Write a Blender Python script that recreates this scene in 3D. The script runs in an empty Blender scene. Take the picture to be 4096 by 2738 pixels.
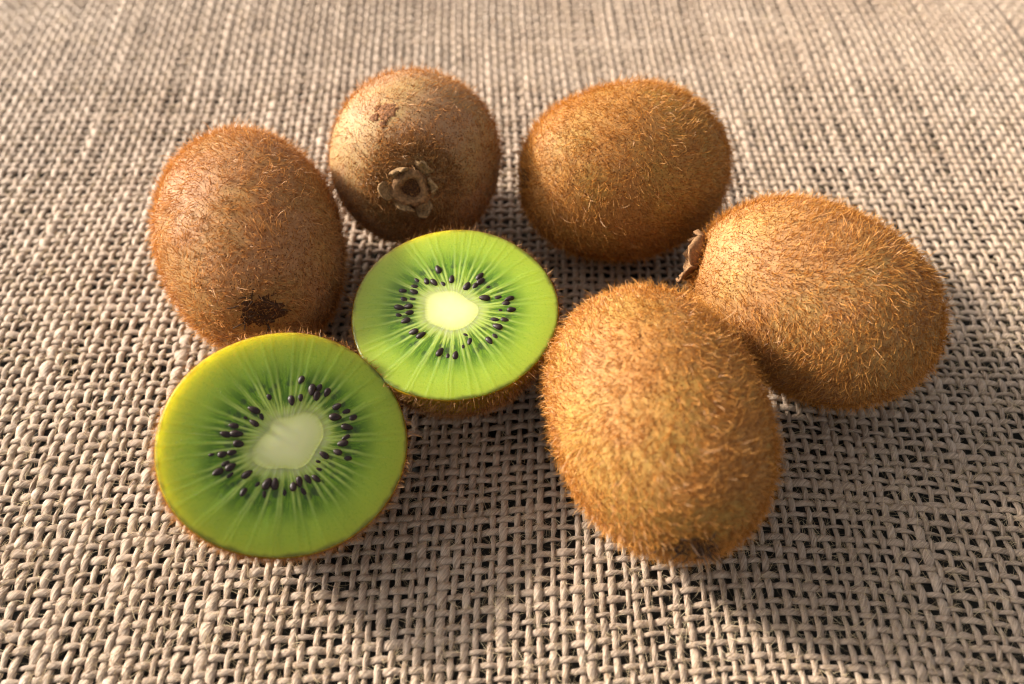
import bpy, math
import numpy as np
from mathutils import Matrix, Vector

MM = 0.001                       # all lengths below are millimetres
rng = np.random.default_rng(7)
sc = bpy.context.scene
col = sc.collection
R = math.radians

# ------------------------------------------------------------------ camera
PITCH, DIST = 52.5, 209.6
cd = bpy.data.cameras.new('camera')
cd.sensor_width = 36.0
cd.lens = 28.0
cd.clip_start = 0.005
cd.clip_end = 20.0
cd.dof.use_dof = True
cd.dof.focus_distance = 0.180
cd.dof.aperture_fstop = 9.0
cam = bpy.data.objects.new('camera', cd)
col.objects.link(cam)
cam.location = (0, -DIST * math.cos(R(PITCH)) * MM, DIST * math.sin(R(PITCH)) * MM)
cam.rotation_euler = (R(90 - PITCH), 0, 0)
sc.camera = cam

# ------------------------------------------------------------------ light
SUN_EL, SUN_AZ = 25.0, 158.0     # azimuth of the sun seen from the fruit (0 = right, 90 = away)
w = bpy.data.worlds.new('World')
sc.world = w
w.use_nodes = True
nt = w.node_tree
sky = nt.nodes.new('ShaderNodeTexSky')
sky.sky_type = 'NISHITA'
sky.sun_disc = False
sky.air_density = 0.7
sky.dust_density = 5.0
sky.ozone_density = 0.6
sky.sun_elevation = R(SUN_EL)
sky.sun_rotation = R(90 - SUN_AZ)
bg = nt.nodes['Background']
bg.inputs['Strength'].default_value = 0.140
hs = nt.nodes.new('ShaderNodeHueSaturation')
hs.inputs['Saturation'].default_value = 0.22
wm = nt.nodes.new('ShaderNodeMix')
wm.data_type = 'RGBA'
wm.blend_type = 'MULTIPLY'
wm.inputs[0].default_value = 1.0
wm.inputs[7].default_value = (1.0, 0.95, 0.88, 1)
nt.links.new(sky.outputs[0], hs.inputs['Color'])
nt.links.new(hs.outputs[0], wm.inputs[6])
nt.links.new(wm.outputs[2], bg.inputs['Color'])
sd = bpy.data.lights.new('sun', 'SUN')
sd.energy = 4.7
sd.angle = R(5.0)
sd.color = (1.0, 0.90, 0.77)
sun = bpy.data.objects.new('sun', sd)
col.objects.link(sun)
sdir = Vector((math.cos(R(SUN_EL)) * math.cos(R(SUN_AZ)), math.cos(R(SUN_EL)) * math.sin(R(SUN_AZ)), math.sin(R(SUN_EL))))
sun.rotation_euler = sdir.to_track_quat('Z', 'Y').to_euler()
sun.location = sdir * 1.0

vs = sc.view_settings
vs.view_transform = 'Standard'
vs.look = 'None'
vs.exposure = 0.86
vs.gamma = 1.0
sc.cycles.filter_width = 1.05
sc.cycles.max_bounces = 10
sc.cycles.transparent_max_bounces = 8

# ------------------------------------------------------------------ helpers
def link(o, parent=None):
    col.objects.link(o)
    if parent is not None:
        o.parent = parent
    return o

def mesh_obj(name, V, F, mat, parent=None, smooth=True, attrs=None):
    """V (n,3) in mm, F a list of int arrays (m,3) or (m,4)"""
    me = bpy.data.meshes.new(name)
    V = np.asarray(V, dtype=np.float64) * MM
    F = [np.asarray(f, dtype=np.int32) for f in F if len(f)]
    loops = np.concatenate([f.ravel() for f in F])
    tot = np.concatenate([np.full(len(f), f.shape[1], dtype=np.int32) for f in F])
    start = np.concatenate([[0], np.cumsum(tot)[:-1]]).astype(np.int32)
    me.vertices.add(len(V))
    me.vertices.foreach_set('co', V.ravel().astype(np.float32))
    me.loops.add(len(loops))
    me.loops.foreach_set('vertex_index', loops)
    me.polygons.add(len(tot))
    me.polygons.foreach_set('loop_start', start)
    me.polygons.foreach_set('loop_total', tot)
    if attrs:
        for k, a in attrs.items():
            a = np.asarray(a, dtype=np.float32)
            if a.ndim == 1:
                at = me.attributes.new(k, 'FLOAT', 'POINT')
                at.data.foreach_set('value', a)
            else:
                at = me.attributes.new(k, 'FLOAT_VECTOR', 'POINT')
                at.data.foreach_set('vector', a.ravel())
    me.update(calc_edges=True)
    me.polygons.foreach_set('use_smooth', np.full(len(tot), smooth))
    me.validate()
    me.materials.append(mat)
    return link(bpy.data.objects.new(name, me), parent)

def grid_faces(nu, nv, wrap_v=False):
    i, j = np.meshgrid(np.arange(nu - 1), np.arange(nv if wrap_v else nv - 1), indexing='ij')
    i, j = i.ravel(), j.ravel()
    j2 = (j + 1) % nv
    return np.stack([i * nv + j, i * nv + j2, (i + 1) * nv + j2, (i + 1) * nv + j], 1)

def norm(a):
    return a / np.maximum(np.linalg.norm(a, axis=-1, keepdims=True), 1e-9)

def thing(name, label, cat, loc=(0, 0, 0), rot=None, group=None):
    o = bpy.data.objects.new(name, None)
    o.empty_display_size = 0.02
    col.objects.link(o)
    if rot is not None:
        o.matrix_world = Matrix.Translation(Vector(loc) * MM) @ rot.to_4x4()
    else:
        o.location = Vector(loc) * MM
    o['label'] = label
    o['category'] = cat
    if group:
        o['group'] = group
    return o

def smooth_noise(n, scale, rg):
    """1-D smooth random signal, about unit variance"""
    k = max(4, int(n / scale) + 4)
    c = rg.normal(size=k)
    x = np.linspace(1, k - 3.001, n)
    i = x.astype(int)
    t = x - i
    p0, p1, p2, p3 = c[i - 1], c[i], c[i + 1], c[i + 2]
    return 0.5 * (2 * p1 + (p2 - p0) * t + (2 * p0 - 5 * p1 + 4 * p2 - p3) * t ** 2 + (3 * p1 - p0 - 3 * p2 + p3) * t ** 3)

class NT:
    def __init__(self, name):
        self.m = bpy.data.materials.new(name)
        self.m.use_nodes = True
        self.t = self.m.node_tree
        self.t.nodes.clear()
        self.out = self.t.nodes.new('ShaderNodeOutputMaterial')
    def n(self, kind, props=None, **ins):
        nd = self.t.nodes.new('ShaderNode' + kind)
        for k, v in (props or {}).items():
            setattr(nd, k, v)
        for k, v in ins.items():
            key = k.replace('_', ' ')
            s = nd.inputs[int(k[1:])] if (k[0] == 'i' and k[1:].isdigit()) else nd.inputs[key]
            if hasattr(v, 'links') or isinstance(v, bpy.types.NodeSocket):
                self.t.links.new(v, s)
            else:
                s.default_value = v
        return nd
    def math(self, op, a, b=0.0, c=0.0, clamp=False):
        nd = self.n('Math', {'operation': op, 'use_clamp': clamp}, i0=a, i1=b, i2=c)
        return nd.outputs[0]
    def vmath(self, op, a, b=(0, 0, 0)):
        nd = self.n('VectorMath', {'operation': op}, i0=a, i1=b)
        return nd.outputs[0]
    def mix(self, f, a, b, blend='MIX'):
        nd = self.t.nodes.new('ShaderNodeMix')
        nd.data_type = 'RGBA'
        nd.blend_type = blend
        for s, v in ((nd.inputs[0], f), (nd.inputs[6], a), (nd.inputs[7], b)):
            if isinstance(v, bpy.types.NodeSocket):
                self.t.links.new(v, s)
            else:
                s.default_value = v if not isinstance(v, tuple) or len(v) == 4 else (*v, 1)
        return nd.outputs[2]
    def ramp(self, f, stops, interp='LINEAR'):
        nd = self.t.nodes.new('ShaderNodeValToRGB')
        nd.color_ramp.interpolation = interp
        el = nd.color_ramp.elements
        while len(el) > 1:
            el.remove(el[-1])
        for i, (p, c) in enumerate(stops):
            e = el[0] if i == 0 else el.new(p)
            e.position = p
            e.color = (*c, 1) if not isinstance(c, (int, float)) else (c, c, c, 1)
        self.t.links.new(f, nd.inputs[0])
        return nd.outputs[0]
    def rng(self, f, a, b, c=0.0, d=1.0, smooth=False):
        nd = self.n('MapRange', {'interpolation_type': 'SMOOTHSTEP' if smooth else 'LINEAR'}, i0=f, i1=a, i2=b, i3=c, i4=d)
        return nd.outputs[0]
    def surf(self, s):
        self.t.links.new(s, self.out.inputs['Surface'])
        return self.m

def mm_coords(b):
    """object coordinates in millimetres"""
    tc = b.n('TexCoord')
    return b.vmath('SCALE', tc.outputs['Object']) if False else b.n('VectorMath', {'operation': 'MULTIPLY'}, i0=tc.outputs['Object'], i1=(1000, 1000, 1000)).outputs[0]

# ------------------------------------------------------------------ materials
def jute_material(name, strands, twist, tint):
    b = NT(name)
    uv = b.n('Attribute', {'attribute_name': 'tuv'}).outputs['Vector']
    sep = b.n('SeparateXYZ', i0=uv)
    u, v = sep.outputs[0], sep.outputs[1]
    info = b.n('ObjectInfo')
    rnd = info.outputs['Random']
    ph = b.math('MULTIPLY_ADD', u, twist, v)
    c1 = b.n('CombineXYZ', i0=b.math('MULTIPLY', ph, strands), i1=b.math('MULTIPLY', u, 0.32), i2=b.math('MULTIPLY', rnd, 97.0))
    st = b.n('TexNoise', {'noise_dimensions': '3D'}, Vector=c1.outputs[0], Scale=1.0, Detail=3.0, Roughness=0.6).outputs['Fac']
    mm = mm_coords(b)
    big = b.n('TexNoise', Vector=mm, Scale=0.035, Detail=2.0).outputs['Fac']
    med = b.n('TexNoise', Vector=mm, Scale=0.35, Detail=3.0, Roughness=0.65).outputs['Fac']
    stf = b.rng(st, 0.3, 0.7)
    base = b.mix(stf, tuple(0.45 * c for c in tint), tuple(min(1, 1.5 * c) for c in tint))
    # single threads differ in tone, spots of the cloth are stained red brown
    base = b.mix(b.rng(rnd, 0, 1, 0.0, 0.28), base, (tint[0] * 0.86, tint[1] * 0.82, tint[2] * 0.76))
    base = b.mix(b.rng(med, 0.60, 0.74, 0.0, 0.55), base, (0.27, 0.135, 0.062))
    base = b.mix(b.rng(med, 0.42, 0.28, 0.0, 0.40), base, (0.50, 0.42, 0.35))
    base = b.mix(b.rng(big, 0.35, 0.65, 0.0, 0.34), base, (0.32, 0.225, 0.155))
    bump = b.n('Bump', Strength=1.0, Distance=0.0004, Height=st)
    pr = b.n('BsdfPrincipled', Base_Color=base, Roughness=0.62, Normal=bump.outputs[0])
    pr.inputs['Specular IOR Level'].default_value = 0.22
    pr.inputs['Sheen Weight'].default_value = 0.140
    return b.surf(pr.outputs[0])

JUTE = (0.455, 0.355, 0.275)
M_WARP = jute_material('jute_warp', 13.0, 0.10, JUTE)
M_WEFT = jute_material('jute_weft', 11.0, -0.20, (0.45, 0.35, 0.27))

def fibre_material(name, ca, cb):
    b = NT(name)
    g = b.n('NewGeometry')
    c = b.mix(g.outputs['Random Per Island'], ca, cb)
    d = b.n('BsdfDiffuse', Color=c)
    t = b.n('BsdfTranslucent', Color=c)
    m = b.n('MixShader', i0=0.45, i1=d.outputs[0], i2=t.outputs[0])
    return b.surf(m.outputs[0])
M_FIBRE = fibre_material('jute_fibre', (0.48, 0.35, 0.22), (0.72, 0.62, 0.42))
M_FIBRE2 = fibre_material('jute_bound_fibre', (0.20, 0.125, 0.075), (0.72, 0.61, 0.49))

def table_material():
    b = NT('dark_table')
    mm = mm_coords(b)
    n = b.n('TexNoise', Vector=mm, Scale=0.05, Detail=5.0).outputs['Fac']
    c = b.mix(n, (0.012, 0.014, 0.012), (0.035, 0.034, 0.028))
    pr = b.n('BsdfPrincipled', Base_Color=c, Roughness=0.6)
    return b.surf(pr.outputs[0])
M_TABLE = table_material()

def skin_material(name, c1, c2, dots):
    b = NT(name)
    mm = mm_coords(b)
    n1 = b.n('TexNoise', Vector=mm, Scale=0.055, Detail=3.0, Roughness=0.55).outputs['Fac']
    n2 = b.n('TexNoise', Vector=mm, Scale=0.6, Detail=4.0, Roughness=0.7).outputs['Fac']
    base = b.mix(b.rng(n1, 0.38, 0.62, smooth=True), c1, c2)
    base = b.mix(b.rng(n2, 0.35, 0.75, 0.0, 0.55), base, (c1[0] * 0.62, c1[1] * 0.55, c1[2] * 0.5))
    v1 = b.n('TexVoronoi', Vector=mm, Scale=1.55, Randomness=1.0)
    v2 = b.n('TexVoronoi', Vector=mm, Scale=2.7, Randomness=1.0)
    dot = b.math('MAXIMUM', b.rng(v1.outputs['Distance'], 0.16, 0.34, 1, 0, True), b.rng(v2.outputs['Distance'], 0.12, 0.26, 0.8, 0, True))
    base = b.mix(b.math('MULTIPLY', dot, dots), base, (0.105, 0.036, 0.010))
    h = b.math('MULTIPLY_ADD', n2, 0.7, b.math('MULTIPLY', dot, 0.5))
    bump = b.n('Bump', Strength=0.55, Distance=0.00025, Height=h)
    pr = b.n('BsdfPrincipled', Base_Color=base, Roughness=0.62, Normal=bump.outputs[0])
    pr.inputs['Specular IOR Level'].default_value = 0.25
    return b.surf(pr.outputs[0])

def fuzz_material(name, root, tip, glow):
    b = NT(name)
    g = b.n('NewGeometry')
    rnd = g.outputs['Random Per Island']
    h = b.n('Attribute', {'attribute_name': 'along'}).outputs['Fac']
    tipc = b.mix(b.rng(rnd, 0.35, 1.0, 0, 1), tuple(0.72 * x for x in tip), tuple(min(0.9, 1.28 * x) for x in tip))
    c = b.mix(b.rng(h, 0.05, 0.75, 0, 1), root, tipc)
    d = b.n('BsdfDiffuse', Color=c)
    t = b.n('BsdfTranslucent', Color=b.mix(0.22, c, glow))
    m = b.n('MixShader', i0=0.33, i1=d.outputs[0], i2=t.outputs[0])
    gl = b.n('BsdfGlossy', Color=(0.9, 0.8, 0.65, 1), Roughness=0.45)
    m2 = b.n('MixShader', i0=0.04, i1=m.outputs[0], i2=gl.outputs[0])
    return b.surf(m2.outputs[0])

def plain_material(name, c, rough=0.7, var=0.35, scale=1.2, bump=0.0003, spec=0.3):
    b = NT(name)
    mm = mm_coords(b)
    n = b.n('TexNoise', Vector=mm, Scale=scale, Detail=4.0, Roughness=0.65).outputs['Fac']
    cc = b.mix(b.rng(n, 0.3, 0.7), tuple(x * (1 - var) for x in c), tuple(min(1, x * (1 + var)) for x in c))
    bp = b.n('Bump', Strength=0.7, Distance=bump, Height=n)
    pr = b.n('BsdfPrincipled', Base_Color=cc, Roughness=rough, Normal=bp.outputs[0])
    pr.inputs['Specular IOR Level'].default_value = spec
    return b.surf(pr.outputs[0])

M_SEPAL = plain_material('dried_sepal', (0.24, 0.145, 0.065), 0.9, 0.6, 1.6)
M_SEPAL_PALE = plain_material('dried_sepal_pale', (0.25, 0.135, 0.062), 0.85, 0.35, 1.6)
M_SCAR = plain_material('stem_scar', (0.25, 0.135, 0.060), 0.9, 0.6, 1.3, 0.0006)
M_STYLE = plain_material('dried_style', (0.065, 0.032, 0.015), 0.6, 0.4, 2.0)
M_BLOSSOM = plain_material('blossom_end', (0.075, 0.032, 0.013), 0.9, 0.6, 1.8, 0.0007)
M_SCAB = plain_material('scab', (0.27, 0.125, 0.058), 0.9, 0.45, 2.2, 0.0006)
M_SEED = plain_material('seed_coat', (0.020, 0.0085, 0.007), 0.45, 0.5, 3.0, 0.00006, 0.35)

def flesh_material(name, rim, depth):
    b = NT(name)
    mm = mm_coords(b)
    sep = b.n('SeparateXYZ', i0=mm)
    ang = b.math('ARCTAN2', sep.outputs[1], sep.outputs[0])
    fr = b.n('Attribute', {'attribute_name': 'fr'}).outputs['Fac']
    rad = b.n('VectorMath', {'operation': 'LENGTH'}, i0=b.n('CombineXYZ', i0=sep.outputs[0], i1=sep.outputs[1]).outputs[0]).outputs['Value']
    ca = b.n('CombineXYZ', i0=b.math('COSINE', ang), i1=b.math('SINE', ang), i2=b.math('MULTIPLY', rad, 0.012))
    # long radial streaks
    wob = b.n('TexNoise', Vector=mm, Scale=0.18, Detail=1.0).outputs['Fac']
    a2 = b.math('MULTIPLY_ADD', b.math('SUBTRACT', wob, 0.5), 0.05, ang)
    vo = b.n('TexVoronoi', {'voronoi_dimensions': '1D'}, W=b.math('MULTIPLY', a2, 7.6), Scale=1.0, Randomness=0.95)
    line = b.rng(b.math('MULTIPLY', vo.outputs['Distance'], b.rng(rad, 4, 20, 0.55, 1.15)), 0.02, 0.27, 1, 0, True)
    streak = b.n('TexNoise', Vector=ca.outputs[0], Scale=17.0, Detail=3.0, Roughness=0.7).outputs['Fac']
    fine = b.n('TexNoise', Vector=mm, Scale=1.7, Detail=4.0, Roughness=0.7).outputs['Fac']
    blot = b.n('TexNoise', Vector=mm, Scale=0.33, Detail=2.0).outputs['Fac']
    f2 = b.math('ADD', fr, b.math('MULTIPLY', b.math('SUBTRACT', streak, 0.5), b.math('MULTIPLY', b.rng(fr, -0.40, 0.05, 0.0, 0.46), b.rng(fr, 0.75, 0.96, 1.0, 0.0))))
    f2 = b.math('ADD', f2, b.math('MULTIPLY', b.math('SUBTRACT', blot, 0.5), 0.10))
    f01 = b.rng(f2, -1.0, 1.0, 0.0, 1.0)
    base = b.ramp(f01, [(0.0, (0.68, 0.69, 0.37)), (0.25, (0.66, 0.68, 0.34)), (0.42, (0.57, 0.61, 0.26)), (0.50, (0.48, 0.53, 0.17)), (0.56, (0.36, 0.45, 0.075)),
                        (0.61, (0.19, 0.30, 0.020)), (0.68, (0.135, 0.26, 0.010)), (0.78, (0.225, 0.345, 0.030)), (0.88, (0.29, 0.395, 0.034)),
                        (0.978, (0.30, 0.39, 0.030)), (1.0, rim)])
    # dark green pockets between the rays around the seeds
    pocket = b.math('MULTIPLY', b.rng(fr, 0.05, 0.18, 0, 1, True), b.rng(fr, 0.40, 0.70, 1, 0, True))
    pocket = b.math('MULTIPLY', pocket, b.rng(streak, 0.40, 0.54, 0, 1, True))
    base = b.mix(b.math('MULTIPLY', pocket, 0.88), base, (0.055, 0.14, 0.006))
    # seeds lying just under the surface show as dim smudges
    deep = b.n('TexVoronoi', Vector=mm, Scale=0.46, Randomness=1.0).outputs['Distance']
    dp = b.math('MULTIPLY', b.rng(deep, 0.28, 0.46, 1, 0, True), b.math('MULTIPLY', b.rng(fr, 0.10, 0.20, 0, 1, True), b.rng(fr, 0.36, 0.50, 1, 0, True)))
    base = b.mix(b.math('MULTIPLY', dp, 0.75), base, (0.030, 0.050, 0.016))
    ls = b.math('MULTIPLY', b.rng(fr, -0.02, 0.06, 0, 1, True), b.rng(fr, 0.22, 0.78, 1, 0, True))
    ls = b.math('MULTIPLY', b.math('MULTIPLY', ls, line), b.rng(streak, 0.36, 0.58, 0.25, 0.95))
    base = b.mix(ls, base, (0.48, 0.60, 0.13))
    speck = b.n('TexVoronoi', Vector=mm, Scale=2.6, Randomness=1.0).outputs['Distance']
    sp = b.math('MULTIPLY', b.rng(speck, 0.06, 0.22, 1, 0, True), b.rng(fine, 0.48, 0.62, 0, 1, True))
    sp = b.math('MULTIPLY', sp, b.math('MULTIPLY', b.rng(fr, 0.05, 0.3, 0, 1, True), b.rng(fr, 0.7, 0.95, 1, 0.25, True)))
    base = b.mix(b.math('MULTIPLY', sp, 0.60), base, (0.52, 0.66, 0.16))
    base = b.mix(b.math('MULTIPLY', b.rng(fine, 0.52, 0.70), b.rng(fr, 0.05, 0.2, 0, 0.45)), base, (0.14, 0.28, 0.010))
    hh = b.math('ADD', b.math('MULTIPLY', fine, 0.55), b.math('ADD', b.math('MULTIPLY', line, 0.35), b.math('MULTIPLY', sp, 0.6)))
    hh = b.math('MULTIPLY', hh, b.rng(fr, -0.10, 0.12, 0.0, 1.0, True))
    bump = b.n('Bump', Strength=0.5, Distance=0.00028, Height=hh)
    pr = b.n('BsdfPrincipled', Base_Color=base, Roughness=0.33, Normal=bump.outputs[0])
    pr.inputs['Specular IOR Level'].default_value = 0.4
    pr.inputs['Subsurface Weight'].default_value = 0.85
    pr.inputs['Subsurface Radius'].default_value = (1.0, 0.75, 0.16)
    pr.inputs['Subsurface Scale'].default_value = depth
    return b.surf(pr.outputs[0])

M_FLESH = flesh_material('kiwi_flesh', (0.11, 0.13, 0.012), 0.017)
M_CORE = flesh_material('kiwi_core', (0.11, 0.13, 0.012), 0.0004)

def thin_skin_material():
    """skin of the cut fruit: thin enough to let the sun shine into the flesh"""
    b = NT('cut_skin')
    mm = mm_coords(b)
    n = b.n('TexNoise', Vector=mm, Scale=0.7, Detail=4.0, Roughness=0.7).outputs['Fac']
    c = b.mix(b.rng(n, 0.3, 0.7), (0.17, 0.075, 0.025), (0.33, 0.17, 0.065))
    pr = b.n('BsdfPrincipled', Base_Color=c, Roughness=0.6)
    t = b.n('BsdfTranslucent', Color=(1.0, 0.78, 0.10, 1))
    m = b.n('MixShader', i0=0.86, i1=pr.outputs[0], i2=t.outputs[0])
    return b.surf(m.outputs[0])
M_THIN = thin_skin_material()

# ------------------------------------------------------------------ table and cloth
P_WARP, P_WEFT = 2.60, 2.75
X0, X1, Y0, Y1 = -228.0, 228.0, -108.0, 222.0

def cloth_map(x, y):
    """the flat weave laid out with its slight drag, bow and waves"""
    near = 1 / (1 + np.exp((y + 25) / 28.0))
    dx = 1.8 * np.sin(y / 60.0 + 0.6) + 0.8 * np.sin(y / 31.0 + x / 60.0)
    dx = dx + 0.06 * np.minimum(x, 0) * np.tanh((y - 10) / 90) * 0.5
    dy = near * (0.085 * np.clip(x, -130, 45) - 0.05 * np.clip(x - 55, 0, 100)) + 1.4 * np.sin(x / 52.0 + 1.0) + 0.8 * np.sin(x / 23.0 + y / 40.0)
    far = 1 / (1 + np.exp(-(np.hypot(x * 0.75, (y - 5)) - 105) / 16.0))
    z = far * (1.9 * np.sin(x / 44.0 + y / 55.0 + 1.2) + 1.2 * np.sin(y / 29.0 - x / 50.0) + 1.2)
    z = z + 0.25 * np.sin(x / 11.0 + 1) * np.sin(y / 13.0)
    return x + dx, y + dy, z

tbl = mesh_obj('table', *(lambda g: (g, [grid_faces(2, 2)]))(np.array([[-900, -700, -5.5], [-900, 900, -5.5], [900, -700, -5.5], [900, 900, -5.5]], float)), M_TABLE)
tbl['kind'] = 'structure'
tbl['label'] = 'dark table top under the burlap, seen through its holes'

cloth = thing('burlap_cloth', 'coarse loosely woven beige burlap cloth spread under the kiwis', 'cloth')

nw = int((X1 - X0) / P_WARP)
nf = int((Y1 - Y0) / P_WEFT)
warp_x = X0 + (np.arange(nw) + 0.5) * P_WARP + rng.normal(0, 0.24, nw) + 0.35 * smooth_noise(nw, 5, rng)
weft_y = Y0 + (np.arange(nf) + 0.5) * P_WEFT + rng.normal(0, 0.24, nf) + 0.35 * smooth_noise(nf, 5, rng)
AMP = 0.385
TOP = 0.82                                  # highest point of the cloth; fruit rests here

def thread(name, along, across, sign0, wid, hgt, mat, is_warp, seed):
    rg = np.random.default_rng(seed)
    n = len(along)
    ends = np.concatenate([[2 * along[0] - along[1]], along, [2 * along[-1] - along[-2]]])
    sg = sign0 * (-1.0) ** (np.arange(n + 2) - 1)
    ts, zs = [], []
    for q in range(n + 1):
        k = 2 if (ends[q] if is_warp else across) > 110 else 3
        t = np.arange(k) / k
        ts.append(ends[q] + (ends[q + 1] - ends[q]) * t)
        zs.append(sg[q] * np.cos(math.pi * t))
    s = np.concatenate(ts)
    z = np.concatenate(zs) * AMP
    m = len(s)
    lat = across + 0.16 * smooth_noise(m, 14, rg) + 0.07 * smooth_noise(m, 4, rg)
    slub = np.zeros(m)
    for _ in range(rg.poisson(1.6)):
        c = rg.uniform(0, m)
        slub += rg.uniform(0.15, 0.55) * np.exp(-((np.arange(m) - c) / rg.uniform(5, 14)) ** 2)
    f = np.clip(1 + 0.12 * smooth_noise(m, 9, rg) + 0.10 * smooth_noise(m, 3, rg) + slub, 0.55, 1.7)
    # a thread is squeezed a little where it dives under
    f = f * (1 + 0.07 * z / AMP)
    x, y = (lat, s) if is_warp else (s, lat)
    # the cloth is beaten up tighter to the left and far side, looser near the right
    tight = np.maximum(1 / (1 + np.exp((x + 25) / 28.0)), 1 / (1 + np.exp(-(y - 45) / 22.0)))
    f = f * (1.0 + (0.16 if is_warp else 0.24) * tight)
    X, Y, Zc = cloth_map(x, y)
    Cc = np.stack([X, Y, Zc + z], 1)
    T = norm(np.gradient(Cc, axis=0))
    S = norm(np.cross(T, np.array([0, 0, 1.0])))
    N = np.cross(S, T)
    K = 7
    th = -math.pi / 2 + np.arange(K) / (K - 1) * 2 * math.pi
    roll = 0.25 * smooth_noise(m, 8, rg)
    cth, sth = np.cos(th)[None], np.sin(th)[None]
    fh = 0.65 + 0.35 * f
    V = Cc[:, None, :] + (wid * f)[:, None, None] * cth[..., None] * S[:, None, :] + (hgt * fh)[:, None, None] * sth[..., None] * N[:, None, :]
    L = np.concatenate([[0], np.cumsum(np.linalg.norm(np.diff(Cc, axis=0), axis=1))])
    uv = np.zeros((m, K, 3))
    uv[..., 0] = L[:, None]
    uv[..., 1] = (np.arange(K) / (K - 1))[None] + roll[:, None] * 0.3
    # leave the ends on the hidden outer border open
    return mesh_obj(name, V.reshape(-1, 3), [grid_faces(m, K)[:, ::-1]], mat, cloth, True, {'tuv': uv.reshape(-1, 3)}), np.concatenate([Cc, S * (wid * f)[:, None], N * (hgt * fh)[:, None]], 1)

paths = []
for i in range(nw):
    wd = np.clip(rng.normal(0.74, 0.13), 0.50, 1.02)
    _, c = thread('warp_thread', weft_y, warp_x[i], 1 if i % 2 == 0 else -1, wd, 0.37, M_WARP, True, 1000 + i)
    paths.append((c, 0.10))
for j in range(nf):
    wd = np.clip(rng.normal(0.67, 0.13), 0.45, 1.0)
    _, c = thread('weft_thread', warp_x, weft_y[j], -1 if j % 2 == 0 else 1, wd, 0.37, M_WEFT, False, 5000 + j)
    paths.append((c, -0.20))

def ribbons(P, width, taper_tip=True, rg=rng):
    """P (n,k,3) polylines -> thin ribbons, each its own island; returns V, faces, along"""
    n, k, _ = P.shape
    T = norm(np.gradient(P, axis=1))
    up = norm(rg.normal(size=(n, 1, 3)))
    S = norm(np.cross(T, up))
    al = np.linspace(0, 1, k)
    wv = (1 - 0.55 * al[None, :]) * width[:, None]
    A = P[:, :-1] + S[:, :-1] * wv[:, :-1, None] * 0.5
    B = P[:, :-1] - S[:, :-1] * wv[:, :-1, None] * 0.5
    V = np.empty((n, 2 * (k - 1) + 1, 3))
    V[:, 0:2 * (k - 1):2] = A
    V[:, 1:2 * (k - 1):2] = B
    V[:, -1] = P[:, -1]
    base = (np.arange(n) * (2 * (k - 1) + 1))[:, None]
    quads = []
    for s in range(k - 2):
        quads.append(base + np.array([[2 * s, 2 * s + 1, 2 * s + 3, 2 * s + 2]]))
    tri = base + np.array([[2 * (k - 2), 2 * (k - 2) + 1, 2 * (k - 1)]])
    alv = np.empty((n, 2 * (k - 1) + 1))
    alv[:, 0:2 * (k - 1):2] = al[:-1]
    alv[:, 1:2 * (k - 1):2] = al[:-1]
    alv[:, -1] = 1
    return V.reshape(-1, 3), [np.concatenate(quads), tri], alv.ravel()

# flyaway jute fibres
def fibres():
    rg = np.random.default_rng(11)
    allc = np.concatenate([c[:, :3] for c, _ in paths])
    d = np.hypot(allc[:, 0], allc[:, 1] + 128)
    p = np.clip(1.25 - (allc[:, 1] + 90) / 170, 0.28, 1.0) * (np.abs(allc[:, 0]) < 60 + 0.62 * (allc[:, 1] + 150))
    sel = allc[rg.choice(len(allc), 62000, p=p / p.sum())]
    n = len(sel)
    a = rg.uniform(0, 2 * math.pi, n)
    d0 = np.stack([np.cos(a), np.sin(a), rg.normal(0.25, 0.40, n)], 1)
    d0 = norm(d0)
    L = rg.gamma(3.0, 0.75, n) + 0.8
    bend = norm(rg.normal(size=(n, 3)) * np.array([1, 1, 0.6])) * rg.uniform(0.2, 1.3, n)[:, None]
    k = 4
    pts = [sel + rg.normal(0, 0.35, (n, 3)) * np.array([1, 1, 0.4]) + np.array([0, 0, 0.25])]
    dd = d0
    for s in range(k - 1):
        pts.append(pts[-1] + dd * (L / (k - 1))[:, None])
        dd = norm(dd + bend * 0.45)
    P = np.stack(pts, 1)
    V, F, al = ribbons(P, rg.uniform(0.06, 0.13, n), rg=rg)
    o = mesh_obj('loose_fibre', V, F, M_FIBRE, cloth, True, {'along': al})
    o['kind'] = 'stuff'
    # fibres bound into the twist of the threads
    D = np.concatenate([np.concatenate([c[:-9], c[3:-6], c[6:-3], c[9:], np.full((len(c) - 9, 1), tw)], 1) if False else
                        np.concatenate([c[:-3], c[1:-2], c[2:-1], c[3:], np.full((len(c) - 3, 1), tw)], 1) for c, tw in paths])
    p = np.clip(1.2 - (D[:, 1] + 90) / 190, 0.12, 1.0) * (np.abs(D[:, 0]) < 60 + 0.62 * (D[:, 1] + 150))
    D = D[rg.choice(len(D), 66000, p=p / p.sum())]
    n = len(D)
    th = rg.uniform(-0.15, math.pi + 0.15, n)
    out = rg.uniform(1.0, 1.10, n)
    drift = np.abs(rg.normal(0, 0.07, n))
    tw = D[:, -1] * 2 * math.pi * 0.9 + rg.normal(0, 0.12, n)
    pts = []
    for q in range(4):
        blk = D[:, 9 * q:9 * q + 9]
        a_ = th - tw * q
        f_ = out + drift * q
        pts.append(blk[:, :3] + blk[:, 3:6] * (np.cos(a_) * f_)[:, None] + blk[:, 6:9] * (np.sin(a_) * f_)[:, None])
    V, F, al = ribbons(np.stack(pts, 1), rg.uniform(0.06, 0.14, n), rg=rg)
    o = mesh_obj('thread_fibre', V, F, M_FIBRE2, cloth, True, {'along': al})
    o['kind'] = 'stuff'
fibres()

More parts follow.
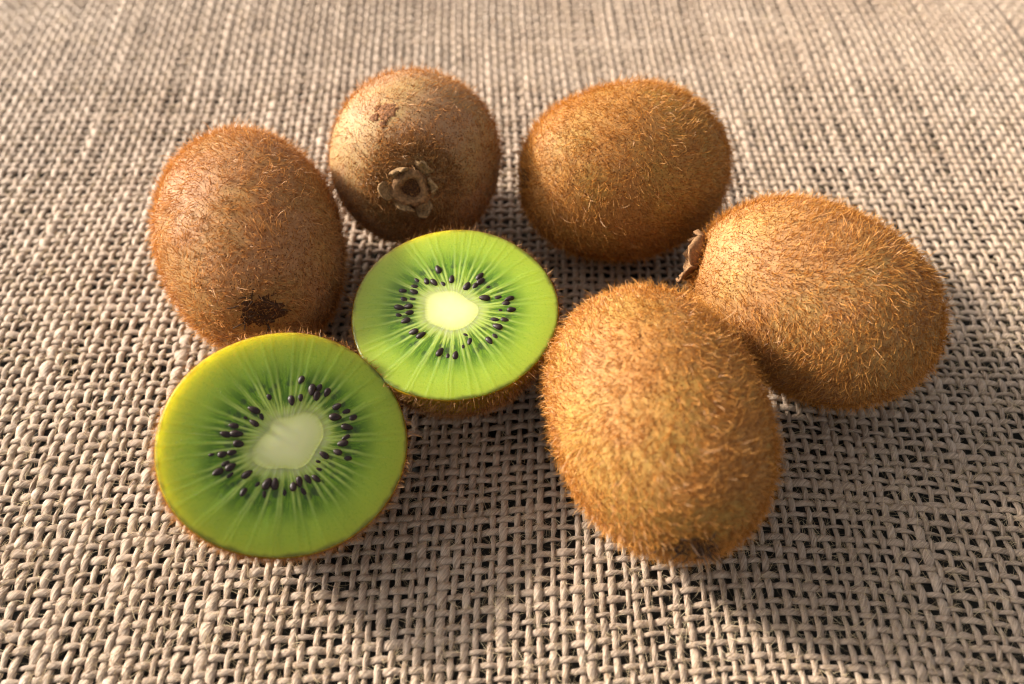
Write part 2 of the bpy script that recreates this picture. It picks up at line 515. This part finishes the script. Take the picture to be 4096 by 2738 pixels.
# ------------------------------------------------------------------ kiwi fruit
def sphere_dirs(nu, nv):
    t = np.linspace(0, math.pi, nu)
    p = np.arange(nv) / nv * 2 * math.pi
    return np.stack([np.repeat(np.cos(t)[:, None], nv, 1), np.sin(t)[:, None] * np.cos(p)[None], np.sin(t)[:, None] * np.sin(p)[None]], -1).reshape(-1, 3)

class Shape:
    """egg-shaped fruit, long axis local X, stem at local direction `stem`"""
    def __init__(self, a, b, c, egg, seed, sq=0.0, dimple=None):
        q = 0.953                     # the measured outline includes the fuzz
        self.a, self.b, self.c, self.egg, self.sq = a * q, b * q, c * q, egg, sq
        rg = np.random.default_rng(seed)
        self.k = rg.normal(size=(7, 3)) * 2.1
        self.ph = rg.uniform(0, 6.28, 7)
        self.am = rg.uniform(0.002, 0.0065, 7)
        self.dimple = dimple or []
    def __call__(self, d):
        e = 1 + self.egg * d[:, 0] - abs(self.egg) * 0.1
        sq = 1 + self.sq * (d[:, 0] ** 2) * (1 - d[:, 0] ** 2) * 4
        l = 1 + (np.sin(d @ self.k.T + self.ph) * self.am).sum(1)
        for dr, depth, wdt in self.dimple:
            dr = np.asarray(dr) / np.linalg.norm(dr)
            q = np.arccos(np.clip(d @ dr, -1, 1))
            l = l - depth * np.exp(-(q / wdt) ** 2)
        return np.stack([d[:, 0] * self.a * l, d[:, 1] * self.b * e * sq * l, d[:, 2] * self.c * e * sq * l], 1)

def point_normal(shape, d):
    d = np.atleast_2d(np.asarray(d, float))
    d = norm(d)
    t1 = norm(np.cross(d, [0.3, 0.5, 0.81]))
    t2 = np.cross(d, t1)
    e = 0.004
    p = shape(d)
    n = norm(np.cross(shape(norm(d + e * t1)) - p, shape(norm(d + e * t2)) - p))
    n *= np.sign((n * d).sum(1, keepdims=True))
    return p, n

def grow_fuzz(p, n, axis, rg, length, width, lift, curl, flow=0.6):
    m = len(p)
    t = norm(axis - n * (n @ axis)[:, None])
    s = np.cross(n, t)
    # the nap turns slowly over the fruit
    k = rg.normal(size=(4, 3)) * 0.085
    ang = (np.sin(p @ k.T + rg.uniform(0, 6, 4))).sum(1) * 1.05
    fl = t * np.cos(ang)[:, None] + s * np.sin(ang)[:, None]
    r = rg.normal(size=(m, 3))
    d = norm(n * (lift * rg.uniform(0.5, 1.5, m))[:, None] + fl * flow + r * 0.42)
    d += n * np.maximum(0.12 - (d * n).sum(1), 0)[:, None]
    L = length * rg.gamma(7, 1 / 7.0, m)
    bend = norm(-n * 0.75 + rg.normal(size=(m, 3)) * 0.7) * (curl * rg.uniform(0.3, 1.5, m))[:, None]
    k = 4
    pts = [p - n * 0.05]
    for q in range(k - 1):
        pts.append(pts[-1] + norm(d) * (L / (k - 1))[:, None])
        d = norm(d) + bend * 0.5
    return ribbons(np.stack(pts, 1), width * rg.uniform(0.7, 1.3, m), rg=rg)

def tube(path, r0, r1, k=5):
    path = np.asarray(path, float)
    m = len(path)
    T = norm(np.gradient(path, axis=0))
    S = norm(np.cross(T, [0.31, 0.77, 0.55]))
    N = np.cross(S, T)
    th = np.arange(k) / k * 2 * math.pi
    r = np.linspace(r0, r1, m)
    V = path[:, None] + r[:, None, None] * (np.cos(th)[None, :, None] * S[:, None] + np.sin(th)[None, :, None] * N[:, None])
    V = np.concatenate([V.reshape(-1, 3), path[:1] - T[:1] * r0 * 0.3, path[-1:] + T[-1:] * r1])
    F = grid_faces(m, k, True)
    c0 = np.stack([np.full(k, m * k), (np.arange(k) + 1) % k, np.arange(k)], 1)
    c1 = np.stack([np.full(k, m * k + 1), (m - 1) * k + np.arange(k), (m - 1) * k + (np.arange(k) + 1) % k], 1)
    return V, [F, np.concatenate([c0, c1])]

def plate(G, thick, rg):
    """closed leaf-like slab from a grid of points (nu,nv,3)"""
    nu, nv, _ = G.shape
    du = np.gradient(G, axis=0)
    dv = np.gradient(G, axis=1)
    n = norm(np.cross(du, dv))
    Tp = G + n * thick / 2
    Bt = G - n * thick / 2
    V = np.concatenate([Tp.reshape(-1, 3), Bt.reshape(-1, 3)])
    f = grid_faces(nu, nv)
    N = nu * nv
    ring = [i * nv for i in range(nu)] + [(nu - 1) * nv + j for j in range(1, nv)] + [i * nv + nv - 1 for i in range(nu - 2, -1, -1)] + [j for j in range(nv - 2, 0, -1)]
    ring = np.array(ring)
    nx = np.roll(ring, -1)
    side = np.stack([ring, nx, nx + N, ring + N], 1)
    return V, [f, f[:, ::-1] + N, side]

def frame_at(shape, d):
    p, n = point_normal(shape, d)
    p, n = p[0], n[0]
    t = norm(np.cross(n, np.array([0, 0, 1.0])) if abs(n[2]) < 0.9 else np.cross(n, np.array([1.0, 0, 0])))
    return p, n, t, np.cross(n, t)

def bil(j, q, e):
    a, b = q * 1.999, e * 1.999
    i, k = int(a), int(b)
    a, b = a - i, b - k
    return (j[i, k] * (1 - a) + j[i + 1, k] * a) * (1 - b) + (j[i, k + 1] * (1 - a) + j[i + 1, k + 1] * a) * b

def add_calyx(parent, shape, d, mat, mat_scar, sepals, scar_r, seed):
    """stem scar ringed by dried sepals"""
    rg = np.random.default_rng(seed)
    p, n, t, s = frame_at(shape, d)
    prof = [(0.02, 0.3), (0.35, 0.3), (0.55, 0.5), (0.66, 1.6), (0.80, 2.5), (1.0, 2.5), (1.16, 1.7), (1.26, 0.6), (1.32, -0.8)]
    k = 28
    th = np.arange(k) / k * 2 * math.pi
    V = []
    for r, h in prof:
        rr = r * scar_r * (1 + 0.09 * np.sin(3 * th + seed) + 0.06 * rg.normal(size=k))
        hh = h * 0.9 + 0.14 * rg.normal(size=k)
        V.append(p + n * hh[:, None] + rr[:, None] * (np.cos(th)[:, None] * t + np.sin(th)[:, None] * s))
    V = np.concatenate(V)
    f = grid_faces(len(prof), k, True)
    cap = np.stack([np.full(k, len(V)), (np.arange(k) + 1) % k, np.arange(k)], 1)
    V = np.concatenate([V, [p + n * 0.25]])
    mesh_obj('stem_scar', V, [f[:, ::-1], cap[:, ::-1]], mat_scar, parent)
    rr = scar_r * 0.60 * (1 + 0.08 * rg.normal(size=k))
    V = np.concatenate([p + n * 0.75 + rr[:, None] * (np.cos(th)[:, None] * t + np.sin(th)[:, None] * s), [p + n * 0.45]])
    mesh_obj('stem_hollow_shade', V, [np.stack([np.full(k, k), np.arange(k), (np.arange(k) + 1) % k], 1)], M_BLOSSOM, parent)  # dark disc in blossom brown, standing in for shade inside the scar ring
    for a, ln, wd, lift, curl in sepals:
        a = R(a)
        u = np.cos(a) * t + np.sin(a) * s
        v = -np.sin(a) * t + np.cos(a) * s
        nu, nv = 8, 7
        G = np.zeros((nu, nv, 3))
        jit = rg.normal(0, 0.48, (3, 3, 3))
        for i in range(nu):
            q = i / (nu - 1)
            wq = wd * (0.80 + 0.30 * math.sin(math.pi * q) - 0.30 * q ** 4)
            el = lift + curl * q
            for j in range(nv):
                e = (j / (nv - 1) - 0.5) * 2
                rj = scar_r * 1.12 + ln * q * math.cos(lift + curl * q * 0.5) * (1 - 0.34 * e * e * q)
                hz = 0.35 + ln * q * math.sin(lift + curl * q * 0.5) + 0.05 * wd * e * e * (0.3 + q)
                G[i, j] = p + u * rj + v * (wq * e * 0.5) + n * hz + rg.normal(0, 0.05, 3) + bil(jit, q, (e + 1) / 2)
        V, F = plate(G, 0.62, rg)
        mesh_obj('sepal', V, F, mat, parent)
    return p, n, t, s

def add_styles(parent, shape, d, count, spread, length, seed, rad=0.16, lift=0.7):
    rg = np.random.default_rng(seed)
    p, n, t, s = frame_at(shape, d)
    for i in range(count):
        a = rg.uniform(0, 6.28)
        r = spread * math.sqrt(rg.random())
        dr = norm(np.asarray(d, float) / np.linalg.norm(d) + (np.cos(a) * t + np.sin(a) * s) * r / 24.0)
        q, nn = point_normal(shape, dr)
        q, nn = q[0], nn[0]
        b = rg.uniform(0, 6.28)
        dd = norm(nn * lift + (np.cos(b) * t + np.sin(b) * s) * rg.uniform(0.3, 1.1))
        bend = norm(rg.normal(size=3) - nn * 0.8) * rg.uniform(0.25, 0.6)
        pts = [q - nn * 0.2]
        L = length * rg.uniform(0.5, 1.3)
        for k in range(7):
            pts.append(pts[-1] + dd * L / 7)
            dd = norm(dd + bend * 0.55)
        V, F = tube(pts, rad * rg.uniform(0.7, 1.2), rad * 0.55)
        mesh_obj('dried_style', V, F, M_STYLE, parent)

def add_patch(name, parent, shape, d0, ra, rb, mat, seed, h=0.30):
    """low rough crust following the skin"""
    rg = np.random.default_rng(seed)
    d0 = np.asarray(d0, float)
    p, n, t, s = frame_at(shape, d0)
    k = 28
    th = np.arange(k) / k * 2 * math.pi
    edge = 1 + 0.14 * rg.normal(size=k) + 0.12 * np.sin(3 * th + seed) + 0.08 * np.sin(5 * th)
    rings = []
    qs = ((1.2, -0.15), (0.95, 0.4 * h), (0.7, 0.9 * h), (0.4, 0.7 * h))
    for q, hh in qs:
        pt = norm(d0)[None] + (np.cos(th)[:, None] * t * (ra * q * edge)[:, None] + np.sin(th)[:, None] * s * (rb * q * edge)[:, None]) / 24.0
        pp, nn = point_normal(shape, pt)
        rings.append(pp + nn * (hh + 0.35 * h * rg.normal(size=k))[:, None])
    V = np.concatenate(rings + [(p + n * h)[None]])
    m = len(qs)
    f = grid_faces(m, k, True)
    cap = np.stack([np.full(k, m * k), (m - 1) * k + np.arange(k), (m - 1) * k + (np.arange(k) + 1) % k], 1)
    mesh_obj(name, V, [f, cap], mat, parent)

def rest_height(V, Rm):
    return -(V @ np.array(Rm)[2]).min()

def make_kiwi(label, shape, x, y, yaw, tilt, roll, skin, fuzz, nh, length, seed, density=None, lift=0.62, width=0.12, sink=0.35):
    rg = np.random.default_rng(seed)
    nh = int(nh * 1.18)
    nu, nv = 72, 96
    V = shape(sphere_dirs(nu, nv))
    rot = Matrix.Rotation(R(yaw), 3, 'Z') @ Matrix.Rotation(-R(tilt), 3, 'Y') @ Matrix.Rotation(R(roll), 3, 'X')
    z = rest_height(V, [list(r) for r in rot]) + TOP - sink
    o = thing('kiwi_fruit', label, 'kiwi', (x, y, z), rot, 'whole kiwis on the burlap')
    # merge the poles
    idx = np.arange(nu * nv)
    idx[:nv] = 0
    idx[-nv:] = (nu - 1) * nv
    f = idx[grid_faces(nu, nv, True)][:, ::-1]
    tri = np.concatenate([f[:nv][:, [0, 1, 2]], f[-nv:][:, [0, 1, 3]]])
    body = f[nv:-nv]
    top = [[0, nv + (j + 1) % nv, nv + j] for j in range(nv)]
    bot = [[(nu - 1) * nv, (nu - 2) * nv + j, (nu - 2) * nv + (j + 1) % nv] for j in range(nv)]
    used = np.concatenate([[0], np.arange(nv, (nu - 1) * nv), [(nu - 1) * nv]])
    mp = np.full(nu * nv, -1)
    mp[used] = np.arange(len(used))
    mesh_obj('skin', V[used], [mp[body][:, ::-1], mp[np.array(top)][:, ::-1], mp[np.array(bot)][:, ::-1]], skin, o)
    d = norm(rg.normal(size=(int(nh * 1.6), 3)) * np.array([1 / shape.a, 1 / shape.b, 1 / shape.c]) * 25)
    d = norm(rg.normal(size=(nh, 3)))
    p, n = point_normal(shape, d)
    if density is not None:
        keep = rg.random(len(d)) < density(d, p)
        p, n, d = p[keep], n[keep], d[keep]
    Vh, Fh, al = grow_fuzz(p, n, np.array([1.0, 0, 0]), rg, length * 0.92, width, lift, 0.75)
    h = mesh_obj('fuzz', Vh, Fh, fuzz, o, True, {'along': al})
    h['kind'] = 'stuff'
    return o

SK_TAN = skin_material('skin_tan', (0.42, 0.215, 0.092), (0.37, 0.205, 0.062), 0.95)
SK_PALE = skin_material('skin_pale', (0.42, 0.245, 0.125), (0.38, 0.25, 0.095), 0.95)
SK_K6 = skin_material('skin_orange', (0.42, 0.22, 0.085), (0.42, 0.26, 0.085), 0.85)
SK_GOLD = skin_material('skin_gold', (0.43, 0.21, 0.060), (0.41, 0.25, 0.060), 0.95)
SK_DARK = skin_material('skin_dark', (0.28, 0.155, 0.060), (0.27, 0.19, 0.060), 0.80)
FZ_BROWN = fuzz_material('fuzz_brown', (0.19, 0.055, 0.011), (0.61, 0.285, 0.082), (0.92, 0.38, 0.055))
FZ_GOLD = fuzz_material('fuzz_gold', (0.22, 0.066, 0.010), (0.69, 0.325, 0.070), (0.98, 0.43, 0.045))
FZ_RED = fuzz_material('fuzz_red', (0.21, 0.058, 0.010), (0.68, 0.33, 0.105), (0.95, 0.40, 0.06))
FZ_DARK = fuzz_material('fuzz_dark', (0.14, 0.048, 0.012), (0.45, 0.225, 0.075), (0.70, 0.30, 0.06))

def near(d, c, w):
    c = np.asarray(c, float) / np.linalg.norm(c)
    return np.exp(-(np.arccos(np.clip(d @ c, -1, 1)) / w) ** 2)

# --- left whole kiwi, blossom end towards the cut halves
sh = Shape(34.4, 23.1, 23.1, -0.03, 21, 0.03, [((0.95, -0.05, 0.31), 0.05, 0.20)])
k1 = make_kiwi('brown fuzzy whole kiwi with dark dried blossom end, behind the darker cut half', sh, -65.3, 14.9, -70.3, 0, 0, SK_TAN, FZ_RED, 27000, 2.4, 31)
add_patch('blossom_end', k1, sh, (0.95, -0.05, 0.31), 5.2, 3.0, M_BLOSSOM, 81, 0.55)
add_styles(k1, sh, (0.95, -0.05, 0.31), 22, 4.4, 4.0, 41, 0.24, 0.5)
add_styles(k1, sh, (-0.86, 0.02, 0.52), 3, 5.0, 2.6, 42, 0.14, 1.5)

# --- back kiwi with the stem scar facing forward
stem = (1.0, 0.0, 0.0)
sh = Shape(25.9, 24.2, 23.9, -0.01, 22, 0.02, [(stem, 0.05, 0.26)])
dens = lambda d, p: np.clip(0.58 + 0.5 * near(d, (1, 0, 0), 0.6) - 0.42 * near(d, (0.45, -0.85, 0.25), 0.55) - 0.25 * near(d, (0.3, 0.2, 0.9), 0.45), 0.08, 1)
k2 = make_kiwi('sparsely haired whole kiwi with its crown of dried sepals turned forward', sh, -26.2, 45.4, -87, 22, 0, SK_PALE, FZ_BROWN, 27000, 2.1, 32, dens)
add_calyx(k2, sh, stem, M_SEPAL, M_SCAR, [(0, 3.8, 4.6, 0.30, 0.3), (68, 2.6, 4.2, 0.85, 0.9), (118, 3.8, 4.8, 0.30, 0.5), (188, 2.8, 4.6, 0.75, 0.5), (236, 4.2, 3.8, 0.20, 0.3), (298, 3.0, 4.8, 0.60, 0.9)], 4.0, 51)
# a scab on its shoulder
for (dx_, dy, dz, rr) in ((0.66, -0.22, 0.76, 2.3), (0.66, -0.36, 0.70, 1.2), (0.60, -0.34, 0.80, 0.9), (0.72, -0.26, 0.62, 0.9)):
    add_patch('scab', k2, sh, (dx_, dy, dz), rr, rr, M_SCAB, int(rr * 100))
# brown hair crowding round the crown
rg = np.random.default_rng(62)
a_ = rg.uniform(0, 2 * math.pi, 3800)
q_ = np.abs(rg.normal(0.34, 0.10, 3800)) + 0.10
p, n = point_normal(sh, np.stack([np.cos(q_), np.sin(q_) * np.cos(a_), np.sin(q_) * np.sin(a_)], 1))
Vh, Fh, al = grow_fuzz(p, n, np.array([-1.0, 0, 0]), rg, 2.2, 0.13, 0.7, 0.7, 0.5)
h = mesh_obj('crown_hair', Vh, Fh, FZ_DARK, k2, True, {'along': al})
h['kind'] = 'stuff'

# --- back right kiwi, lying across
sh = Shape(30.0, 24.0, 24.2, 0.035, 23, 0.03, [((-1, 0, 0.15), 0.05, 0.25)])
k3 = make_kiwi('golden brown whole kiwi lying crosswise with its dark end towards the sepal crowned one', sh, 29.6, 39.6, 12.7, 0, 0, SK_GOLD, FZ_GOLD, 27000, 2.4, 33)
add_patch('blossom_end', k3, sh, (-0.985, 0.0, 0.17), 2.6, 2.6, M_BLOSSOM, 83, 0.5)
add_styles(k3, sh, (-0.985, 0.0, 0.17), 7, 2.6, 2.2, 43)

# --- right kiwi with stiff sepals on its left end
cal = (-0.92, -0.33, 0.13)
sh = Shape(30.6, 22.9, 22.9, 0.03, 24, 0.03, [(cal, 0.05, 0.20)])
dens = lambda d, p: np.clip(1.0 - 0.62 * near(d, (-0.75, -0.40, 0.50), 0.50), 0.1, 1)
k6 = make_kiwi('orange brown hairy whole kiwi with stiff pale sepals sticking out at its end', sh, 70.3, -4.4, -39.0, 0, 0, SK_K6, FZ_GOLD, 33000, 2.4, 34, dens)
add_calyx(k6, sh, cal, M_SEPAL_PALE, M_SCAR, [(20, 3.6, 6.8, 0.50, 0.5), (95, 3.6, 6.8, 0.40, 0.5), (165, 5.0, 6.4, 0.85, -0.2), (240, 3.8, 6.8, 0.55, 0.6), (310, 3.4, 6.0, 0.5, 0.5)], 3.1, 52)
add_styles(k6, sh, (0.93, 0.30, 0.10), 9, 7.0, 2.2, 44, 0.17, 1.8)

# --- front kiwi
sh = Shape(31.9, 23.2, 23.1, -0.015, 25, 0.04, [((0.985, -0.14, 0.02), 0.05, 0.20)])
k5 = make_kiwi('large golden fuzzy whole kiwi with brown tufted tip, beside the brighter cut half', sh, 30.7, -37.4, -77.2, 0, 0, SK_GOLD, FZ_GOLD, 30000, 2.3, 35)
add_patch('blossom_end', k5, sh, (0.98, -0.12, 0.04), 4.6, 3.2, M_BLOSSOM, 82, 0.9)
add_styles(k5, sh, (0.98, -0.12, 0.06), 30, 4.6, 4.2, 45, 0.24, 0.8)
add_styles(k5, sh, (0.90, -0.40, 0.0), 1, 0.5, 3.0, 46, 0.2, 1.2)

# ------------------------------------------------------------------ cut halves
H2_SEEDS = [(-4.2, 11.1), (-6.8, 7.8), (-5.0, 7.4), (-3.0, 7.1, 1), (-0.9, 8.3), (2.7, 6.2), (5.6, 9.0), (5.9, 7.5), (4.6, 6.1, 1), (7.9, 6.1, 1), (-9.0, 8.1, 1), (-12.2, 5.1), (-9.6, 6.4, 1), (-9.5, 4.8), (-11.5, 2.7, 1), (-9.7, 2.6, 1), (-12.6, 0.5), (-10.6, 0.7), (-10.1, -1.0), (-12.3, -1.7, 1), (-10.9, -3.2), (-9.0, -6.2), (-7.2, -7.1), (-2.7, -11.4), (-0.9, -12.3, 1), (0.8, -12.3), (2.4, -10.5, 1), (3.0, -7.1, 1), (3.8, -8.5, 1), (8.1, -8.6), (9.5, -7.5, 1), (9.9, -4.9), (11.5, -3.1), (9.1, -3.0, 1), (10.9, -0.6, 1), (13.3, -0.4), (11.5, 1.3, 1), (12.6, 2.6), (9.9, 3.1, 1), (6.9, 2.9)]
H1_SEEDS = [(1.6, 12.9), (4.0, 11.1), (5.6, 11.9, 1), (5.1, 9.7), (7.2, 10.8), (1.8, 9.0, 1), (0.1, 8.3), (-4.3, 8.4, 1), (-7.0, 5.7), (-5.4, 4.5, 1), (-6.7, 3.0), (-8.4, 3.8, 1), (-10.5, 2.2), (-9.8, 0.5), (-11.7, 0.3), (-9.0, -1.5), (-10.1, -3.3), (-11.7, -3.7), (-13.7, -4.0, 1), (-10.1, -6.2), (-12.3, -7.3), (-11.2, -5.6, 1), (-10.0, -8.0, 1), (-6.9, -7.5), (-7.2, -11.1), (-4.7, -9.4, 1), (-2.9, -9.1), (-3.2, -11.2, 1), (-1.4, -9.0), (0.6, -10.5, 1), (2.1, -9.2), (3.3, -8.5), (4.8, -7.6, 1), (4.3, -10.3, 1), (6.5, -7.5), (7.2, -5.7, 1), (6.9, -4.1, 1), (7.7, -2.6), (10.2, -1.7), (12.2, -2.9, 1), (11.1, 0.1), (12.0, 1.4, 1), (11.9, 3.7), (13.2, 6.0, 1), (9.3, 5.6), (11.4, 7.0), (9.3, 7.8)]
CORE2 = [(-6.0, 4.6), (-3.3, 4.7), (-0.1, 5.1), (1.3, 4.0), (3.3, 2.2), (6.1, 0.0), (5.4, -2.0), (3.7, -4.4), (1.2, -5.8), (-0.8, -6.3), (-3.5, -4.7), (-6.1, -4.0), (-7.1, -1.9), (-6.6, 0.5), (-7.4, 3.0)]
CORE1 = [(-3.3, 4.5), (-0.8, 4.7), (1.9, 5.6), (4.0, 7.0), (6.4, 5.0), (7.7, 1.7), (6.0, -1.4), (5.0, -4.4), (3.0, -6.1), (-0.1, -5.7), (-4.3, -6.2), (-7.2, -4.2), (-5.5, -0.6), (-3.6, 1.8)]

def seed_mesh():
    nu, nv = 9, 10
    t = np.linspace(0, math.pi, nu)
    p = np.arange(nv) / nv * 2 * math.pi
    prof = np.sin(t) * (1 + 0.22 * np.cos(t))
    V = np.stack([np.repeat(1.12 * np.cos(t)[:, None], nv, 1), 0.66 * prof[:, None] * np.cos(p)[None], 0.50 * prof[:, None] * np.sin(p)[None]], -1).reshape(-1, 3)
    f = grid_faces(nu, nv, True)[:, ::-1]
    return V, [f]
SEED_V, SEED_F = seed_mesh()

def make_half(label, cx, cy, th, ph, R1, R2, om, L, seeds, core_pts, fuzz_mat, seed, nh):
    rg = np.random.default_rng(seed)
    th, ph = R(th), R(ph)
    n = Vector((math.sin(th) * math.cos(ph), math.sin(th) * math.sin(ph), math.cos(th)))
    u = (Vector((1, 0, 0)) - n * n.x).normalized()
    v = n.cross(u)
    rot = Matrix((u, v, n)).transposed()
    NA = 192
    a = np.arange(NA) / NA * 2 * math.pi
    # outline of the cut
    ro = R1 * R2 / np.sqrt((R2 * np.cos(a - om)) ** 2 + (R1 * np.sin(a - om)) ** 2)
    ro = ro * (1 + 0.006 * np.sin(3 * a + seed) + 0.004 * np.sin(5 * a + 1))
    cp = np.array(core_pts)
    ca, cr = np.arctan2(cp[:, 1], cp[:, 0]), np.hypot(cp[:, 0], cp[:, 1])
    o_ = np.argsort(ca)
    ca, cr = ca[o_], cr[o_]
    rc = np.interp((a + math.pi) % (2 * math.pi) - math.pi, np.r_[ca[-1] - 2 * math.pi, ca, ca[0] + 2 * math.pi], np.r_[cr[-1], cr, cr[0]])
    ker = np.hanning(29); ker /= ker.sum()
    rc = np.convolve(np.r_[rc[-30:], rc, rc[:30]], ker, 'same')[30:-30] * 0.97
    ux, uy = np.cos(a), np.sin(a)
    def body(f, q):               # f radial scale, q in 0..1 down to the pole
        rr = ro * f * math.cos(q * math.pi / 2) ** 0.9 if q < 1 else ro * 0
        zz = -L * f * math.sin(q * math.pi / 2)
        return np.stack([ux * rr, uy * rr, np.full(NA, zz)], 1)
    # skin shell
    V = [body(0.9985, 0.0) + [0, 0, -0.60], body(1.001, 0.0) + [0, 0, -0.22], body(1.006, 0.012)]
    qs = np.concatenate([np.linspace(0.02, 0.97, 26)])
    for q in qs:
        V.append(body(1.006, q))
    V.append(body(1.006, 0.995))
    zmin = min(x[:, 2].min() for x in V)
    Vs = np.concatenate(V)
    z0 = -(Vs @ np.array([[r[i] for i in range(3)] for r in rot])[2]).min() + TOP - 0.35
    obj = thing('halved_kiwi', label, 'kiwi half', (cx, cy, z0), rot, 'cut kiwi halves')
    inner = [body(0.992, q) for q in qs[::-1]]
    Vs2 = np.concatenate(V)
    nr = len(V)
    cap = np.stack([np.full(NA, nr * NA), (nr - 1) * NA + np.arange(NA), (nr - 1) * NA + (np.arange(NA) + 1) % NA], 1)
    mesh_obj('skin', np.concatenate([Vs2, [[0, 0, -L * 1.006]]]), [grid_faces(nr, NA, True)[:, ::-1], cap[:, ::-1]], M_THIN, obj)
    # flesh: cut face ring around the core, rounded rim, solid body
    rows, fr = [], []
    def dome(f):
        return 0.28 - 0.30 * f ** 3
    for f in (0.05, 0.35, 0.7):
        rows.append(np.stack([ux * rc * f, uy * rc * f, np.full(NA, dome(0))], 1)); fr.append(f - 1)
    for f in np.linspace(0, 1, 40):
        rr = rc + (ro * 0.994 - rc) * f
        lump = 0.05 * np.sin(9 * a + 5 * f) + 0.035 * np.sin(23 * a + 2)
        zz = dome(f) + lump * (1 - f) * f * 3
        rows.append(np.stack([ux * rr, uy * rr, zz], 1)); fr.append(f)
    rows.append(body(0.9985, 0.0) + [0, 0, -0.16]); fr.append(1.0)
    rows.append(body(0.998, 0.012)); fr.append(1.0)
    for q in np.linspace(0.02, 0.97, 24):
        rows.append(body(0.997, q)); fr.append(1.0)
    nr = len(rows)
    V = np.concatenate(rows + [np.array([[0, 0, -L * 0.997], [0, 0, dome(0)]])])
    cap1 = np.stack([np.full(NA, nr * NA), (nr - 1) * NA + np.arange(NA), (nr - 1) * NA + (np.arange(NA) + 1) % NA], 1)
    cap0 = np.stack([np.full(NA, nr * NA + 1), (np.arange(NA) + 1) % NA, np.arange(NA)], 1)
    fra = np.r_[np.repeat(fr, NA), 1.0, -1.0]
    mesh_obj('flesh', V, [grid_faces(nr, NA, True)[:, ::-1], np.concatenate([cap1, cap0])[:, ::-1]], M_FLESH, obj, True, {'fr': fra})
    # pale core plug
    rows, fr = [], []
    for f in np.linspace(0.04, 1, 14):
        rr = rc * f
        rows.append(np.stack([ux * rr, uy * rr, np.full(NA, dome(0) + 0.012 + 0.08 * (1 - f ** 2) ** 2)], 1)); fr.append(f - 1)
    rows.append(rows[-1].copy()); fr.append(0.0)
    rows.append(np.stack([ux * rc * 0.93, uy * rc * 0.93, np.full(NA, -1.5)], 1)); fr.append(0.0)
    nr = len(rows)
    V = np.concatenate(rows + [np.array([[0, 0, dome(0) + 0.092], [0, 0, -1.5]])])
    cap0 = np.stack([np.full(NA, nr * NA), (np.arange(NA) + 1) % NA, np.arange(NA)], 1)
    cap1 = np.stack([np.full(NA, nr * NA + 1), (nr - 1) * NA + np.arange(NA), (nr - 1) * NA + (np.arange(NA) + 1) % NA], 1)
    mesh_obj('core', V, [grid_faces(nr, NA, True)[:, ::-1], np.concatenate([cap0, cap1])[:, ::-1]], M_CORE, obj, True, {'fr': np.r_[np.repeat(fr, NA), -1.0, 0.0]})
    # seeds, each one an object sharing one mesh
    first = None
    for sd_ in seeds:
        sx, sy = sd_[0], sd_[1]
        dim = len(sd_) > 2
        if first is None:
            s_o = mesh_obj('seed', SEED_V, SEED_F, M_SEED, obj)
            first = s_o
        else:
            s_o = bpy.data.objects.new('seed', first.data)
            link(s_o, obj)
        ang = math.atan2(sy, sx) + rg.normal(0, 0.28) + (0 if rg.random() < 0.5 else math.pi)
        k = rg.uniform(0.95, 1.25)
        zz = -0.12 if dim else rg.uniform(0.05, 0.24)
        s_o.location = Vector((sx, sy, zz)) * MM
        s_o.rotation_euler = (rg.normal(0, 0.25), rg.normal(0, 0.18), ang)
        s_o.scale = (k, k * rg.uniform(0.9, 1.1), k)
    # fuzz on the skin
    aa = rg.uniform(0, 2 * math.pi, nh)
    q = np.arcsin(rg.random(nh) ** 0.9) / (math.pi / 2)
    roa = np.interp(aa, np.r_[a, 2 * math.pi], np.r_[ro, ro[0]])
    rr = roa * np.cos(q * math.pi / 2) ** 0.9
    p = np.stack([np.cos(aa) * rr, np.sin(aa) * rr, -L * np.sin(q * math.pi / 2)], 1)
    nn = norm(p / np.array([roa.mean() ** 2, roa.mean() ** 2, L * L]))
    Vh, Fh, al = grow_fuzz(p, nn, np.array([0.05, 0, 1.0]), rg, 1.5, 0.11, 0.8, 0.6, 0.35)
    h = mesh_obj('fuzz', Vh, Fh, fuzz_mat, obj, True, {'along': al})
    h['kind'] = 'stuff'
    return obj

make_half('bright green cut kiwi half, lit across its face, ringed with black seeds', -13.2, -10.7, 6.2, 263, 23.6, 23.3, 0.2, 25.6, H2_SEEDS, CORE2, FZ_DARK, 71, 23000)
make_half('darker green cut kiwi half with its edge glowing yellow', -45.9, -44.7, 24, 318, 24.7, 23.3, 0.25, 24.5, H1_SEEDS, CORE1, FZ_BROWN, 72, 19000)
